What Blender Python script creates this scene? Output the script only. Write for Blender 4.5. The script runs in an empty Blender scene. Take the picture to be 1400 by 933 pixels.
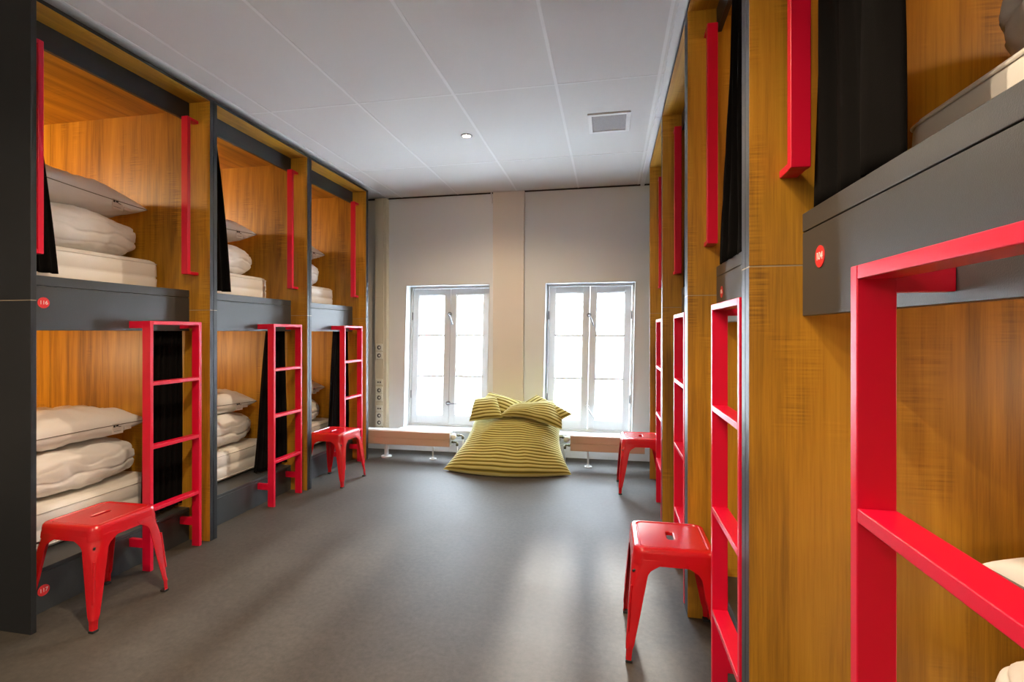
import bpy, bmesh, math, random
from mathutils import Vector, Matrix, noise

random.seed(7)
sc = bpy.context.scene
COL = sc.collection
PI = math.pi

# ------------------------------------------------------------------ materials
def new_mat(name):
    m = bpy.data.materials.new(name); m.use_nodes = True
    nt = m.node_tree
    b = nt.nodes['Principled BSDF']
    return m, nt, b

def plain(name, col, rough=0.5, metal=0.0, spec=0.5, bump=0.0, bscale=200.0, var=0.0, vscale=5.0, coat=0.0):
    m, nt, b = new_mat(name)
    b.inputs['Base Color'].default_value = (*col, 1)
    b.inputs['Roughness'].default_value = rough
    b.inputs['Metallic'].default_value = metal
    b.inputs['Specular IOR Level'].default_value = spec
    if coat: b.inputs['Coat Weight'].default_value = coat; b.inputs['Coat Roughness'].default_value = 0.15
    tc = nt.nodes.new('ShaderNodeTexCoord')
    if bump:
        n = nt.nodes.new('ShaderNodeTexNoise'); n.inputs['Scale'].default_value = bscale; n.inputs['Detail'].default_value = 3
        bp = nt.nodes.new('ShaderNodeBump'); bp.inputs['Strength'].default_value = bump; bp.inputs['Distance'].default_value = 0.002
        nt.links.new(tc.outputs['Object'], n.inputs['Vector'])
        nt.links.new(n.outputs['Fac'], bp.inputs['Height'])
        nt.links.new(bp.outputs['Normal'], b.inputs['Normal'])
    if var:
        n2 = nt.nodes.new('ShaderNodeTexNoise'); n2.inputs['Scale'].default_value = vscale; n2.inputs['Detail'].default_value = 6
        mx = nt.nodes.new('ShaderNodeMix'); mx.data_type = 'RGBA'
        mx.inputs['A'].default_value = (*[c * (1 - var) for c in col], 1)
        mx.inputs['B'].default_value = (*[min(1, c * (1 + var)) for c in col], 1)
        nt.links.new(tc.outputs['Object'], n2.inputs['Vector'])
        nt.links.new(n2.outputs['Fac'], mx.inputs['Factor'])
        nt.links.new(mx.outputs['Result'], b.inputs['Base Color'])
    return m

def wood(name, dark, mid, light, axis='Z', rough=0.42):
    m, nt, b = new_mat(name)
    L = nt.links.new
    tc = nt.nodes.new('ShaderNodeTexCoord')
    def mapped(sx, sy, sz):
        mp = nt.nodes.new('ShaderNodeMapping')
        s = {'Z': (sx, sy, sz), 'Y': (sx, sz, sy), 'X': (sz, sx, sy)}[axis]
        mp.inputs['Scale'].default_value = s
        L(tc.outputs['Object'], mp.inputs['Vector']); return mp
    # broad boards
    m1 = mapped(5, 5, 0.35)
    n1 = nt.nodes.new('ShaderNodeTexNoise'); n1.inputs['Scale'].default_value = 1.6; n1.inputs['Detail'].default_value = 4; n1.inputs['Distortion'].default_value = 0.9
    L(m1.outputs[0], n1.inputs['Vector'])
    # fine fibre
    m2 = mapped(90, 90, 2.6)
    n2 = nt.nodes.new('ShaderNodeTexNoise'); n2.inputs['Scale'].default_value = 1.4; n2.inputs['Detail'].default_value = 6; n2.inputs['Roughness'].default_value = 0.7
    L(m2.outputs[0], n2.inputs['Vector'])
    # cathedral grain
    m3 = mapped(3.2, 3.2, 0.42)
    w = nt.nodes.new('ShaderNodeTexWave'); w.wave_type = 'RINGS'; w.rings_direction = 'SPHERICAL'
    w.inputs['Scale'].default_value = 2.2; w.inputs['Distortion'].default_value = 7; w.inputs['Detail'].default_value = 3; w.inputs['Detail Scale'].default_value = 1.3
    L(m3.outputs[0], w.inputs['Vector'])
    # sawn cross marks
    m4 = mapped(7, 7, 170)
    n4 = nt.nodes.new('ShaderNodeTexNoise'); n4.inputs['Scale'].default_value = 1.0; n4.inputs['Detail'].default_value = 2
    L(m4.outputs[0], n4.inputs['Vector'])
    m5 = mapped(4, 4, 2.2)
    n5 = nt.nodes.new('ShaderNodeTexNoise'); n5.inputs['Scale'].default_value = 2.0
    L(m5.outputs[0], n5.inputs['Vector'])
    def math_(op, a, bb, c=None):
        n = nt.nodes.new('ShaderNodeMath'); n.operation = op
        for i, v in enumerate((a, bb, c)):
            if v is None: continue
            if hasattr(v, 'links'): L(v, n.inputs[i])
            else: n.inputs[i].default_value = v
        return n.outputs[0]
    msk = nt.nodes.new('ShaderNodeMapRange'); msk.inputs['From Min'].default_value = 0.55; msk.inputs['From Max'].default_value = 0.75
    L(n5.outputs['Fac'], msk.inputs['Value'])
    saw = math_('MULTIPLY', math_('SUBTRACT', n4.outputs['Fac'], 0.5), math_('MULTIPLY', msk.outputs[0], 0.7))
    f = math_('ADD', math_('MULTIPLY', n1.outputs['Fac'], 0.58), math_('MULTIPLY', n2.outputs['Fac'], 0.38))
    f = math_('ADD', f, math_('MULTIPLY', w.outputs['Fac'], 0.06))
    f = math_('ADD', f, saw)
    cr = nt.nodes.new('ShaderNodeValToRGB')
    cr.color_ramp.elements[0].position = 0.36; cr.color_ramp.elements[0].color = (*dark, 1)
    cr.color_ramp.elements[1].position = 0.70; cr.color_ramp.elements[1].color = (*light, 1)
    e = cr.color_ramp.elements.new(0.53); e.color = (*mid, 1)
    L(f, cr.inputs['Fac']); L(cr.outputs['Color'], b.inputs['Base Color'])
    b.inputs['Roughness'].default_value = rough
    bp = nt.nodes.new('ShaderNodeBump'); bp.inputs['Strength'].default_value = 0.25; bp.inputs['Distance'].default_value = 0.001
    L(f, bp.inputs['Height']); L(bp.outputs['Normal'], b.inputs['Normal'])
    return m

WD, WM, WL = (0.20, 0.088, 0.007), (0.44, 0.215, 0.014), (0.58, 0.31, 0.026)
M = {}
M['wood'] = wood('oak_vertical', WD, WM, WL, 'Z')
M['wood_h'] = wood('oak_lengthwise', WD, WM, WL, 'Y')
M['black'] = plain('black_laminate', (0.016, 0.018, 0.021), 0.40, bump=0.15, bscale=500, var=0.25, vscale=180)
M['rail'] = plain('charcoal_laminate', (0.036, 0.041, 0.044), 0.36, spec=.7, bump=0.15, bscale=500, var=0.15, vscale=160)
M['pale_core'] = plain('pale_panel_core', (0.42, 0.33, 0.22), 0.6)
M['red'] = plain('red_powder_coat', (0.64, 0.003, 0.034), 0.33, spec=0.5, bump=0.04, bscale=900)
M['red_metal'] = plain('red_gloss_metal', (0.50, 0.005, 0.011), 0.27, coat=0.3)
M['rubber'] = plain('dark_rubber', (0.012, 0.012, 0.012), 0.7)
M['brace'] = plain('dark_steel', (0.03, 0.03, 0.032), 0.4, 0.6)
M['disc'] = plain('red_sign_disc', (0.68, 0.03, 0.035), 0.35)
M['ink_white'] = plain('white_numerals', (0.85, 0.80, 0.78), 0.5)
M['curtain'] = plain('black_curtain_cloth', (0.0045, 0.0040, 0.0038), 0.95, spec=0.08, bump=0.3, bscale=700)
M['linen'] = plain('white_bed_linen', (0.86, 0.85, 0.84), 0.85, spec=0.2, bump=0.35, bscale=55)
M['matt'] = plain('mattress_cover', (0.84, 0.82, 0.78), 0.85, spec=0.2, bump=0.2, bscale=300)
M['seam'] = plain('grey_piping', (0.22, 0.19, 0.17), 0.8)
M['tag'] = plain('white_tag', (0.72, 0.66, 0.62), 0.7)
M['ink'] = plain('dark_ink', (0.02, 0.018, 0.02), 0.7)
M['plaster'] = plain('taupe_wall_paint', (0.67, 0.70, 0.72), 0.85, bump=0.15, bscale=90)
M['column'] = plain('beige_column_paint', (0.66, 0.61, 0.55), 0.8, bump=0.1, bscale=90)
M['cream'] = plain('cream_wall_paint', (0.68, 0.63, 0.54), 0.8)
M['duct'] = plain('cream_plastic_duct', (0.66, 0.60, 0.46), 0.45)
M['white'] = plain('white_gloss_paint', (0.57, 0.59, 0.60), 0.35)
M['socket'] = plain('ivory_plastic', (0.72, 0.70, 0.60), 0.35)
M['socket_hole'] = plain('dark_socket_recess', (0.06, 0.055, 0.05), 0.6)
M['radiator'] = plain('beige_radiator_enamel', (0.50, 0.33, 0.24), 0.4)
M['chrome'] = plain('brushed_metal', (0.22, 0.22, 0.23), 0.35, 0.8)
M['brass'] = plain('dull_brass', (0.20, 0.19, 0.13), 0.4, 0.8)
M['ceil'] = plain('ceiling_tile', (0.62, 0.605, 0.59), 0.9, bump=0.25, bscale=260, var=0.05, vscale=300)
M['tbar'] = plain('white_ceiling_bar', (0.70, 0.69, 0.68), 0.6)
M['grille'] = plain('grey_vent_mesh', (0.30, 0.28, 0.28), 0.8, bump=0.6, bscale=500, var=0.4, vscale=300)
M['gap'] = plain('dark_gap', (0.02, 0.015, 0.012), 0.9)
M['pale_bounce'] = plain('pale_bounce_surface', (0.8, 0.8, 0.8), 0.9)  # pale tone of the added ground that bounces skylight indoors
M['wallwhite'] = plain('off_white_wall', (0.60, 0.57, 0.53), 0.85)

# floor
def floor_mat():
    m, nt, b = new_mat('grey_linoleum'); L = nt.links.new
    tc = nt.nodes.new('ShaderNodeTexCoord')
    n1 = nt.nodes.new('ShaderNodeTexNoise'); n1.inputs['Scale'].default_value = 2.2; n1.inputs['Detail'].default_value = 8; n1.inputs['Roughness'].default_value = 0.65
    n2 = nt.nodes.new('ShaderNodeTexNoise'); n2.inputs['Scale'].default_value = 42; n2.inputs['Detail'].default_value = 8; n2.inputs['Roughness'].default_value = 0.75
    L(tc.outputs['Object'], n1.inputs['Vector']); L(tc.outputs['Object'], n2.inputs['Vector'])
    a = nt.nodes.new('ShaderNodeMath'); a.operation = 'MULTIPLY_ADD'; a.inputs[1].default_value = 0.45
    L(n1.outputs['Fac'], a.inputs[0])
    s = nt.nodes.new('ShaderNodeMath'); s.operation = 'MULTIPLY'; s.inputs[1].default_value = 0.55
    L(n2.outputs['Fac'], s.inputs[0]); L(s.outputs[0], a.inputs[2])
    cr = nt.nodes.new('ShaderNodeValToRGB')
    cr.color_ramp.elements[0].position = 0.38; cr.color_ramp.elements[0].color = (0.043, 0.037, 0.031, 1)
    cr.color_ramp.elements[1].position = 0.62; cr.color_ramp.elements[1].color = (0.078, 0.068, 0.056, 1)
    L(a.outputs[0], cr.inputs['Fac']); L(cr.outputs['Color'], b.inputs['Base Color'])
    mr = nt.nodes.new('ShaderNodeMapRange'); mr.inputs['To Min'].default_value = 0.50; mr.inputs['To Max'].default_value = 0.64
    L(n1.outputs['Fac'], mr.inputs['Value']); L(mr.outputs[0], b.inputs['Roughness'])
    b.inputs['Specular IOR Level'].default_value = 0.27
    bp = nt.nodes.new('ShaderNodeBump'); bp.inputs['Strength'].default_value = 0.12; bp.inputs['Distance'].default_value = 0.001
    L(n2.outputs['Fac'], bp.inputs['Height']); L(bp.outputs['Normal'], b.inputs['Normal'])
    return m
M['floor'] = floor_mat()

def brick_mat():
    m, nt, b = new_mat('whitewashed_brick'); L = nt.links.new
    tc = nt.nodes.new('ShaderNodeTexCoord')
    mp = nt.nodes.new('ShaderNodeMapping'); mp.inputs['Rotation'].default_value = (PI / 2, 0, 0)
    L(tc.outputs['Object'], mp.inputs['Vector'])
    br = nt.nodes.new('ShaderNodeTexBrick'); br.inputs['Scale'].default_value = 1.0
    br.inputs['Brick Width'].default_value = 0.21; br.inputs['Row Height'].default_value = 0.062; br.inputs['Mortar Size'].default_value = 0.009
    br.inputs['Color1'].default_value = (0.50, 0.475, 0.46, 1); br.inputs['Color2'].default_value = (0.40, 0.37, 0.36, 1); br.inputs['Mortar'].default_value = (0.58, 0.57, 0.57, 1)
    L(mp.outputs[0], br.inputs['Vector'])
    n = nt.nodes.new('ShaderNodeTexNoise'); n.inputs['Scale'].default_value = 6; n.inputs['Detail'].default_value = 6
    L(tc.outputs['Object'], n.inputs['Vector'])
    mx = nt.nodes.new('ShaderNodeMix'); mx.data_type = 'RGBA'; mx.blend_type = 'MULTIPLY'; mx.inputs['Factor'].default_value = 0.5
    cr = nt.nodes.new('ShaderNodeValToRGB'); cr.color_ramp.elements[0].position = 0.35; cr.color_ramp.elements[0].color = (0.6, 0.6, 0.6, 1); cr.color_ramp.elements[1].position = 0.6
    L(n.outputs['Fac'], cr.inputs['Fac'])
    L(br.outputs['Color'], mx.inputs['A']); L(cr.outputs['Color'], mx.inputs['B'])
    L(mx.outputs['Result'], b.inputs['Base Color']); b.inputs['Roughness'].default_value = 0.9
    return m
M['brick'] = brick_mat()

def glass_mat():
    m = bpy.data.materials.new('window_glass'); m.use_nodes = True; nt = m.node_tree; nt.nodes.clear()
    o = nt.nodes.new('ShaderNodeOutputMaterial'); mx = nt.nodes.new('ShaderNodeMixShader')
    t = nt.nodes.new('ShaderNodeBsdfTransparent'); t.inputs['Color'].default_value = (0.98, 0.985, 0.985, 1)
    g = nt.nodes.new('ShaderNodeBsdfGlossy'); g.inputs['Roughness'].default_value = 0.02
    lw = nt.nodes.new('ShaderNodeLayerWeight'); lw.inputs['Blend'].default_value = 0.5
    pw = nt.nodes.new('ShaderNodeMath'); pw.operation = 'POWER'; pw.inputs[1].default_value = 5
    f = nt.nodes.new('ShaderNodeMath'); f.operation = 'MULTIPLY_ADD'; f.inputs[1].default_value = .9; f.inputs[2].default_value = .03
    nt.links.new(lw.outputs['Facing'], pw.inputs[0]); nt.links.new(pw.outputs[0], f.inputs[0])
    nt.links.new(f.outputs[0], mx.inputs[0]); nt.links.new(t.outputs[0], mx.inputs[1]); nt.links.new(g.outputs[0], mx.inputs[2])
    nt.links.new(mx.outputs[0], o.inputs['Surface'])
    return m
M['glass'] = glass_mat()

def corduroy():
    m, nt, b = new_mat('striped_corduroy'); L = nt.links.new
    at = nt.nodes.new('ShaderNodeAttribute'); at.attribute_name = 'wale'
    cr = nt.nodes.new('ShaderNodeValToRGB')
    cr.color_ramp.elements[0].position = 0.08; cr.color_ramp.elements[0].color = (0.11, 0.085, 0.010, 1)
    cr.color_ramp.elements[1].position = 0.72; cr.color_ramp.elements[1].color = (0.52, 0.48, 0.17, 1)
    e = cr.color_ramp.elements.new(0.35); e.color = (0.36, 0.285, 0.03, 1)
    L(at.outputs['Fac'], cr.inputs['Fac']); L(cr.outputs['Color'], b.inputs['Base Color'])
    b.inputs['Roughness'].default_value = 0.9
    b.inputs['Sheen Weight'].default_value = 0.25
    b.inputs['Sheen Roughness'].default_value = 0.4
    return m
M['corduroy'] = corduroy()

def emit(name, col, s):
    m = bpy.data.materials.new(name); m.use_nodes = True; nt = m.node_tree; nt.nodes.clear()
    o = nt.nodes.new('ShaderNodeOutputMaterial'); e = nt.nodes.new('ShaderNodeEmission')
    e.inputs['Color'].default_value = (*col, 1); e.inputs['Strength'].default_value = s
    nt.links.new(e.outputs[0], o.inputs['Surface']); return m
GE = 100
M['globe'] = emit('fill_globe_glow', (1.0, .86, .70), GE)  # emission of the added fill globes
M['lamp'] = emit('lamp_glow', (1.0, 0.78, 0.5), 70)

# ------------------------------------------------------------------ helpers
def link(name, bm, mats, parent=None, smooth=False, bevel=0.0, seg=2):
    me = bpy.data.meshes.new(name)
    bmesh.ops.recalc_face_normals(bm, faces=bm.faces)
    bm.to_mesh(me); bm.free()
    if not isinstance(mats, (list, tuple)): mats = [mats]
    for m in mats: me.materials.append(m)
    if smooth:
        for p in me.polygons: p.use_smooth = True
    o = bpy.data.objects.new(name, me); COL.objects.link(o)
    if parent: o.parent = parent
    if bevel:
        md = o.modifiers.new('bevel', 'BEVEL'); md.width = bevel; md.segments = seg; md.limit_method = 'ANGLE'; md.angle_limit = 0.6
        md.harden_normals = True
        for p in me.polygons: p.use_smooth = True
    return o

def box(bm, x0, x1, y0, y1, z0, z1, mi=0, face_m=None, f=None):
    if x0 > x1: x0, x1 = x1, x0
    if y0 > y1: y0, y1 = y1, y0
    if z0 > z1: z0, z1 = z1, z0
    P = [(x, y, z) for x in (x0, x1) for y in (y0, y1) for z in (z0, z1)]
    if f: P = [f(*p) for p in P]
    v = [bm.verts.new(p) for p in P]
    fs = {'-x': (0, 1, 3, 2), '+x': (4, 6, 7, 5), '-y': (0, 4, 5, 1), '+y': (2, 3, 7, 6), '-z': (0, 2, 6, 4), '+z': (1, 5, 7, 3)}
    for k, idx in fs.items():
        fc = bm.faces.new([v[i] for i in idx])
        fc.material_index = (face_m or {}).get(k, mi)

def B(*a, **k):
    bm = bmesh.new(); box(bm, *a, **k); return bm

def cyl(bm, c, r, h, axis='Z', n=24, r2=None, mi=0):
    """cylinder from c along axis by h"""
    r2 = r if r2 is None else r2
    A = {'X': (Vector((0, 1, 0)), Vector((0, 0, 1)), Vector((1, 0, 0))), 'Y': (Vector((1, 0, 0)), Vector((0, 0, 1)), Vector((0, 1, 0))), 'Z': (Vector((1, 0, 0)), Vector((0, 1, 0)), Vector((0, 0, 1)))}[axis]
    c = Vector(c)
    r0 = [bm.verts.new(c + A[0] * (r * math.cos(2 * PI * i / n)) + A[1] * (r * math.sin(2 * PI * i / n))) for i in range(n)]
    r1 = [bm.verts.new(c + A[2] * h + A[0] * (r2 * math.cos(2 * PI * i / n)) + A[1] * (r2 * math.sin(2 * PI * i / n))) for i in range(n)]
    for i in range(n):
        f = bm.faces.new((r0[i], r0[(i + 1) % n], r1[(i + 1) % n], r1[i])); f.material_index = mi; f.smooth = True
    bm.faces.new(r0).material_index = mi; bm.faces.new(r1).material_index = mi

def tube(bm, pts, r, n=10):
    pts = [Vector(p) for p in pts]; rings = []
    for i, p in enumerate(pts):
        d = (pts[min(i + 1, len(pts) - 1)] - pts[max(i - 1, 0)]).normalized()
        up = Vector((0, 0, 1)) if abs(d.z) < 0.9 else Vector((1, 0, 0))
        a = d.cross(up).normalized(); b = d.cross(a).normalized()
        rings.append([bm.verts.new(p + a * (r * math.cos(2 * PI * k / n)) + b * (r * math.sin(2 * PI * k / n))) for k in range(n)])
    for i in range(len(rings) - 1):
        for k in range(n):
            bm.faces.new((rings[i][k], rings[i][(k + 1) % n], rings[i + 1][(k + 1) % n], rings[i + 1][k])).smooth = True
    bm.faces.new(rings[0]); bm.faces.new(rings[-1])

def loft(bm, loops, close=True, smooth=True):
    rows = [[bm.verts.new(p) for p in lp] for lp in loops]
    n = len(rows[0])
    for i in range(len(rows) - 1):
        for k in range(n if close else n - 1):
            f = bm.faces.new((rows[i][k], rows[i][(k + 1) % n], rows[i + 1][(k + 1) % n], rows[i + 1][k])); f.smooth = smooth
    return rows

def tag(o, label=None, cat=None, group=None, kind=None):
    if label: o['label'] = label
    if cat: o['category'] = cat
    if group: o['group'] = group
    if kind: o['kind'] = kind
    return o

def empty(name, loc=(0, 0, 0), rz=0.0, **k):
    o = bpy.data.objects.new(name, None); COL.objects.link(o); o.empty_display_size = 0.1
    o.location = loc; o.rotation_euler = (0, 0, rz); tag(o, **k); return o

def copy_tree(o, parent=None, kids=None):
    c = o.copy(); COL.objects.link(c); c.parent = parent
    for ch in [x for x in list(COL.objects) if x.parent == o]: copy_tree(ch, c)
    return c

def text_mesh(name, s, size, mat, parent, loc, facing):
    cu = bpy.data.curves.new(name + '_curve', 'FONT'); cu.body = s; cu.size = size; cu.align_x = 'CENTER'; cu.align_y = 'CENTER'; cu.extrude = 0.0006
    cu.space_character = 0.95
    to = bpy.data.objects.new('tmp_text', cu); COL.objects.link(to)
    dg = bpy.context.evaluated_depsgraph_get()
    me = bpy.data.meshes.new_from_object(to.evaluated_get(dg))
    bpy.data.objects.remove(to)
    R = Matrix(((0, 0, facing), (facing, 0, 0), (0, 1, 0))).to_4x4()  # local x->+-Y, y->Z, z->+-X
    me.transform(Matrix.Translation(Vector(loc)) @ R)
    me.materials.clear(); me.materials.append(mat)
    o = bpy.data.objects.new(name, me); COL.objects.link(o); o.parent = parent; return o

# ------------------------------------------------------------------ dimensions
XL, XR = -2.267, 0.324
YB, H = 4.82, 2.60
HP = 2.565

# ------------------------------------------------------------------ setting
def struct(name, bm, m, parent=None, **k):
    o = link(name, bm, m, parent, **k)
    if not parent: o['kind'] = 'structure'
    return o

RX0, RX1, RY0 = -4.55, 2.55, -3.2
struct('floor', B(RX0 - .2, RX1 + .2, RY0 - .2, YB + .3, -0.12, 0.0), M['floor'])
ceil = struct('ceiling', B(RX0 - .2, RX1 + .2, RY0 - .2, YB + .3, H, H + 0.12), M['ceil'])
TX = [-2.10, -1.50, -0.895, -0.295, 0.262]; TY = [-2.0, -0.82, 0.4, 1.60, 2.785, 3.95]
bm = bmesh.new()
for x in TX + [-2.7, -3.3, -3.9]:
    y1 = YB if x > XL - 0.05 else 1.57
    box(bm, x - 0.008, x + 0.008, RY0, y1, H - 0.002, H + 0.001)
xs = sorted(TX)
for y in TY:
    lo = XL if y > 1.57 else RX0
    hi = XR if y > 0.3 else RX1
    box(bm, lo, hi, y - 0.006, y + 0.006, H - 0.0015, H + 0.001)
link('ceiling_grid', bm, M['tbar'], ceil)
# lath where the ceiling meets the right-hand bunks, angle bar at the left-hand bunks
bm = bmesh.new()
for a, b in ((-.4, 1.93), (1.945, 3.3), (3.305, YB)): box(bm, 0.283, 0.318, a, b, H - 0.014, H)
tag(link('trim_1', bm, M['tbar']), kind='structure')
bm = B(XL + 0.004, XL + 0.022, 1.58, YB, H - 0.004, H); tag(link('trim_2', bm, M['tbar']), kind='structure')

LEAN = 0.0225
W1 = (-2.077, -1.187); W2 = (-0.636, 0.229); WZ = (0.222, 1.695)
WT = 0.26
def shx(x, z, on=True): return x + (LEAN * (z - 0.95) if on else 0)
# back wall with the two leaning window openings
bm = bmesh.new()
xsw = [(RX0, 0), (-2.30, 0), (W1[0], 1), (W1[1], 1), (W2[0], 1), (W2[1], 1), (RX1, 0)]
zs = [0, WZ[0], WZ[1], H]
for i in range(6):
    for k in range(3):
        if i in (2, 4) and k == 1: continue
        (xa, la), (xb, lb) = xsw[i], xsw[i + 1]
        za, zb = zs[k], zs[k + 1]
        def f(x, y, z, xa=xa, la=la, lb=lb):
            l = la if x == xa else lb
            if l and z in (WZ[0], WZ[1]): return (shx(x, z), y, z)
            if l: return (shx(x, min(max(z, WZ[0]), WZ[1])), y, z)
            return (x, y, z)
        box(bm, xa, xb, YB, YB + WT, za, zb, f=f, mi=1 if i == 0 else 0)
bmesh.ops.remove_doubles(bm, verts=bm.verts, dist=1e-5)
# drop the doubled inner faces
seen = {}
for fc in list(bm.faces):
    key = tuple(sorted(v.index for v in fc.verts))
bm.verts.index_update()
for fc in bm.faces: seen.setdefault(tuple(sorted(v.index for v in fc.verts)), []).append(fc)
bmesh.ops.delete(bm, geom=[f for g in seen.values() if len(g) > 1 for f in g], context='FACES_ONLY')
struct('wall_back', bm, [M['plaster'], M['cream']])
struct('wall_left', B(RX0 - .2, RX0, RY0, YB, 0, H), M['wallwhite'])
struct('wall_right', B(RX1, RX1 + .2, RY0, YB, 0, H), M['wallwhite'])
struct('wall_front', B(RX0 - .2, RX1 + .2, RY0 - .2, RY0, 0, H), M['wallwhite'])
# column between the windows
def fcol(x, y, z): return (x + (0.006 * (z - 1.3) if x > -1 else 0), y, z)
bm = B(-1.133, -0.825, YB - 0.035, YB, 0, H - 0.004, f=fcol); struct('wall_column', bm, M['column'], bevel=0.004)
bm = bmesh.new(); tube(bm, [(-1.152, 4.80, 2.60), (-1.150, 4.795, 2.56), (-1.142, 4.79, 2.53), (-1.140, 4.79, 2.49)], 0.006)
struct('trim_3', bm, M['tbar'], smooth=True)
struct('trim_4', B(RX0, 2.3, YB - 0.012, YB + 0.001, H - 0.012, H), M['gap'])
struct('baseboard_back', B(-2.50, XR + 0.2, YB - 0.016, YB, 0, 0.125), M['white'], bevel=0.003)
# white lining under the windows

# windows
def window(idx, xa, xb, handles):
    root = bpy.data.objects.new('window_%d' % idx, None); COL.objects.link(root); root['kind'] = 'structure'
    g = lambda x, y, z: (shx(x, z), y, z)
    z0, z1 = WZ; y0 = 4.94
    t = 0.008
    bm = bmesh.new()  # white reveal lining
    box(bm, xa, xa + t, YB - 0.004, y0 + .06, z0, z1, f=g); box(bm, xb - t, xb, YB - 0.004, y0 + .06, z0, z1, f=g)
    box(bm, xa, xb, YB - 0.004, y0 + .06, z1 - t, z1, f=g); box(bm, xa, xb, YB - 0.004, y0 + .06, z0, z0 + t, f=g)
    link('window_reveal', bm, M['white'], root)
    bm = bmesh.new(); w = 0.022
    box(bm, xa + t, xa + t + w, y0, y0 + .07, z0 + t, z1 - t, f=g); box(bm, xb - t - w, xb - t, y0, y0 + .07, z0 + t, z1 - t, f=g)
    box(bm, xa + t + w, xb - t - w, y0, y0 + .07, z1 - t - w, z1 - t, f=g); box(bm, xa + t + w, xb - t - w, y0, y0 + .07, z0 + t, z0 + t + w, f=g)
    link('window_frame', bm, M['white'], root, bevel=0.002)
    bm = bmesh.new(); box(bm, xa - 0.02, xb + 0.02, YB - 0.075, y0 + 0.0, z0 - 0.010, z0 + 0.012, f=g)
    link('window_sill', bm, M['white'], root, bevel=0.003)
    xi0, xi1 = xa + t + w + .003, xb - t - w - .003; xm = (xi0 + xi1) / 2
    for s, (a, b) in enumerate(((xi0, xm - .0015), (xm + .0015, xi1))):
        zb0, zt = z0 + t + w + .003, z1 - t - w - .003
        sa, sb = (0.062, 0.062); top, bot = 0.062, 0.088
        bm = bmesh.new(); ya, yb_ = y0 + 0.008, y0 + 0.055
        box(bm, a, a + sa, ya, yb_, zb0, zt, f=g); box(bm, b - sb, b, ya, yb_, zb0, zt, f=g)
        box(bm, a + sa, b - sb, ya, yb_, zt - top, zt, f=g); box(bm, a + sa, b - sb, ya, yb_, zb0, zb0 + bot, f=g)
        # stepped glazing bead
        i0, i1, j0, j1 = a + sa, b - sb, zb0 + bot, zt - top; q = 0.008
        box(bm, i0, i0 + q, ya + .012, yb_ - .01, j0, j1, f=g); box(bm, i1 - q, i1, ya + .012, yb_ - .01, j0, j1, f=g)
        box(bm, i0 + q, i1 - q, ya + .012, yb_ - .01, j1 - q, j1, f=g); box(bm, i0 + q, i1 - q, ya + .012, yb_ - .01, j0, j0 + q, f=g)
        sash = link('sash', bm, M['white'], root, bevel=0.002)
        for zz in (1.178, 0.752):
            link('glazing_bar', B(i0 + q, i1 - q, ya + .008, yb_ - .008, zz - .010, zz + .010, f=g), M['white'], sash, bevel=0.003)
        link('pane', B(i0 + q * .5, i1 - q * .5, y0 + .030, y0 + .034, j0 + q * .5, j1 - q * .5, f=g), M['glass'], sash)
        # hinges at the outer edge
        hx = xi0 - 0.004 if s == 0 else xi1 + 0.004
        for zz in (0.56, 1.38):
            bm = bmesh.new(); cyl(bm, (shx(hx, zz), y0 + 0.002, zz - .04), 0.006, .08, 'Z', 12); link('hinge', bm, M['chrome'], sash)
    for (zz, ang, m) in handles:
        bm = bmesh.new(); cx = shx(xm, zz)
        cyl(bm, (cx - 0.004, y0 - 0.012, zz), 0.022, 0.020, 'Y', 20); cyl(bm, (cx - .004, y0 - 0.040, zz), 0.009, 0.03, 'Y', 12)
        dx, dz = math.cos(ang), math.sin(ang)
        tube(bm, [(cx - .004, y0 - .038, zz), (cx + .03 * dx, y0 - .042, zz + .03 * dz), (cx + .06 * dx, y0 - .045, zz + .06 * dz), (cx + .115 * dx, y0 - .043, zz + .115 * dz)], 0.0075, 10)
        link('window_handle', bm, m, root)
    return root
window(1, *W1, [(1.40, -1.25, M['chrome']), (0.475, 0.02, M['chrome'])])
window(2, *W2, [(1.38, -1.2, M['chrome']), (0.475, -1.0, M['white'])])

# ------------------------------------------------------------------ bunk units
def side_panel(sx, XF, ya, yb, inner, z1, zseam, xback=2.05, pale=False):
    """inner: '+y' or '-y' face is wood, the rest black; pale core line at the seam and joints"""
    bm = bmesh.new()
    fm = {inner: 1}
    x0 = XF; xm = XF + sx * 1.15; xe = XF + sx * xback
    for a, b in ((0, zseam - .0015), (zseam + .0015, z1)):
        box(bm, x0, xm - sx * .001, ya, yb, a, b, 0, fm); box(bm, xm + sx * .001, xe, ya, yb, a, b, 0, fm)
    return bm

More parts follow.
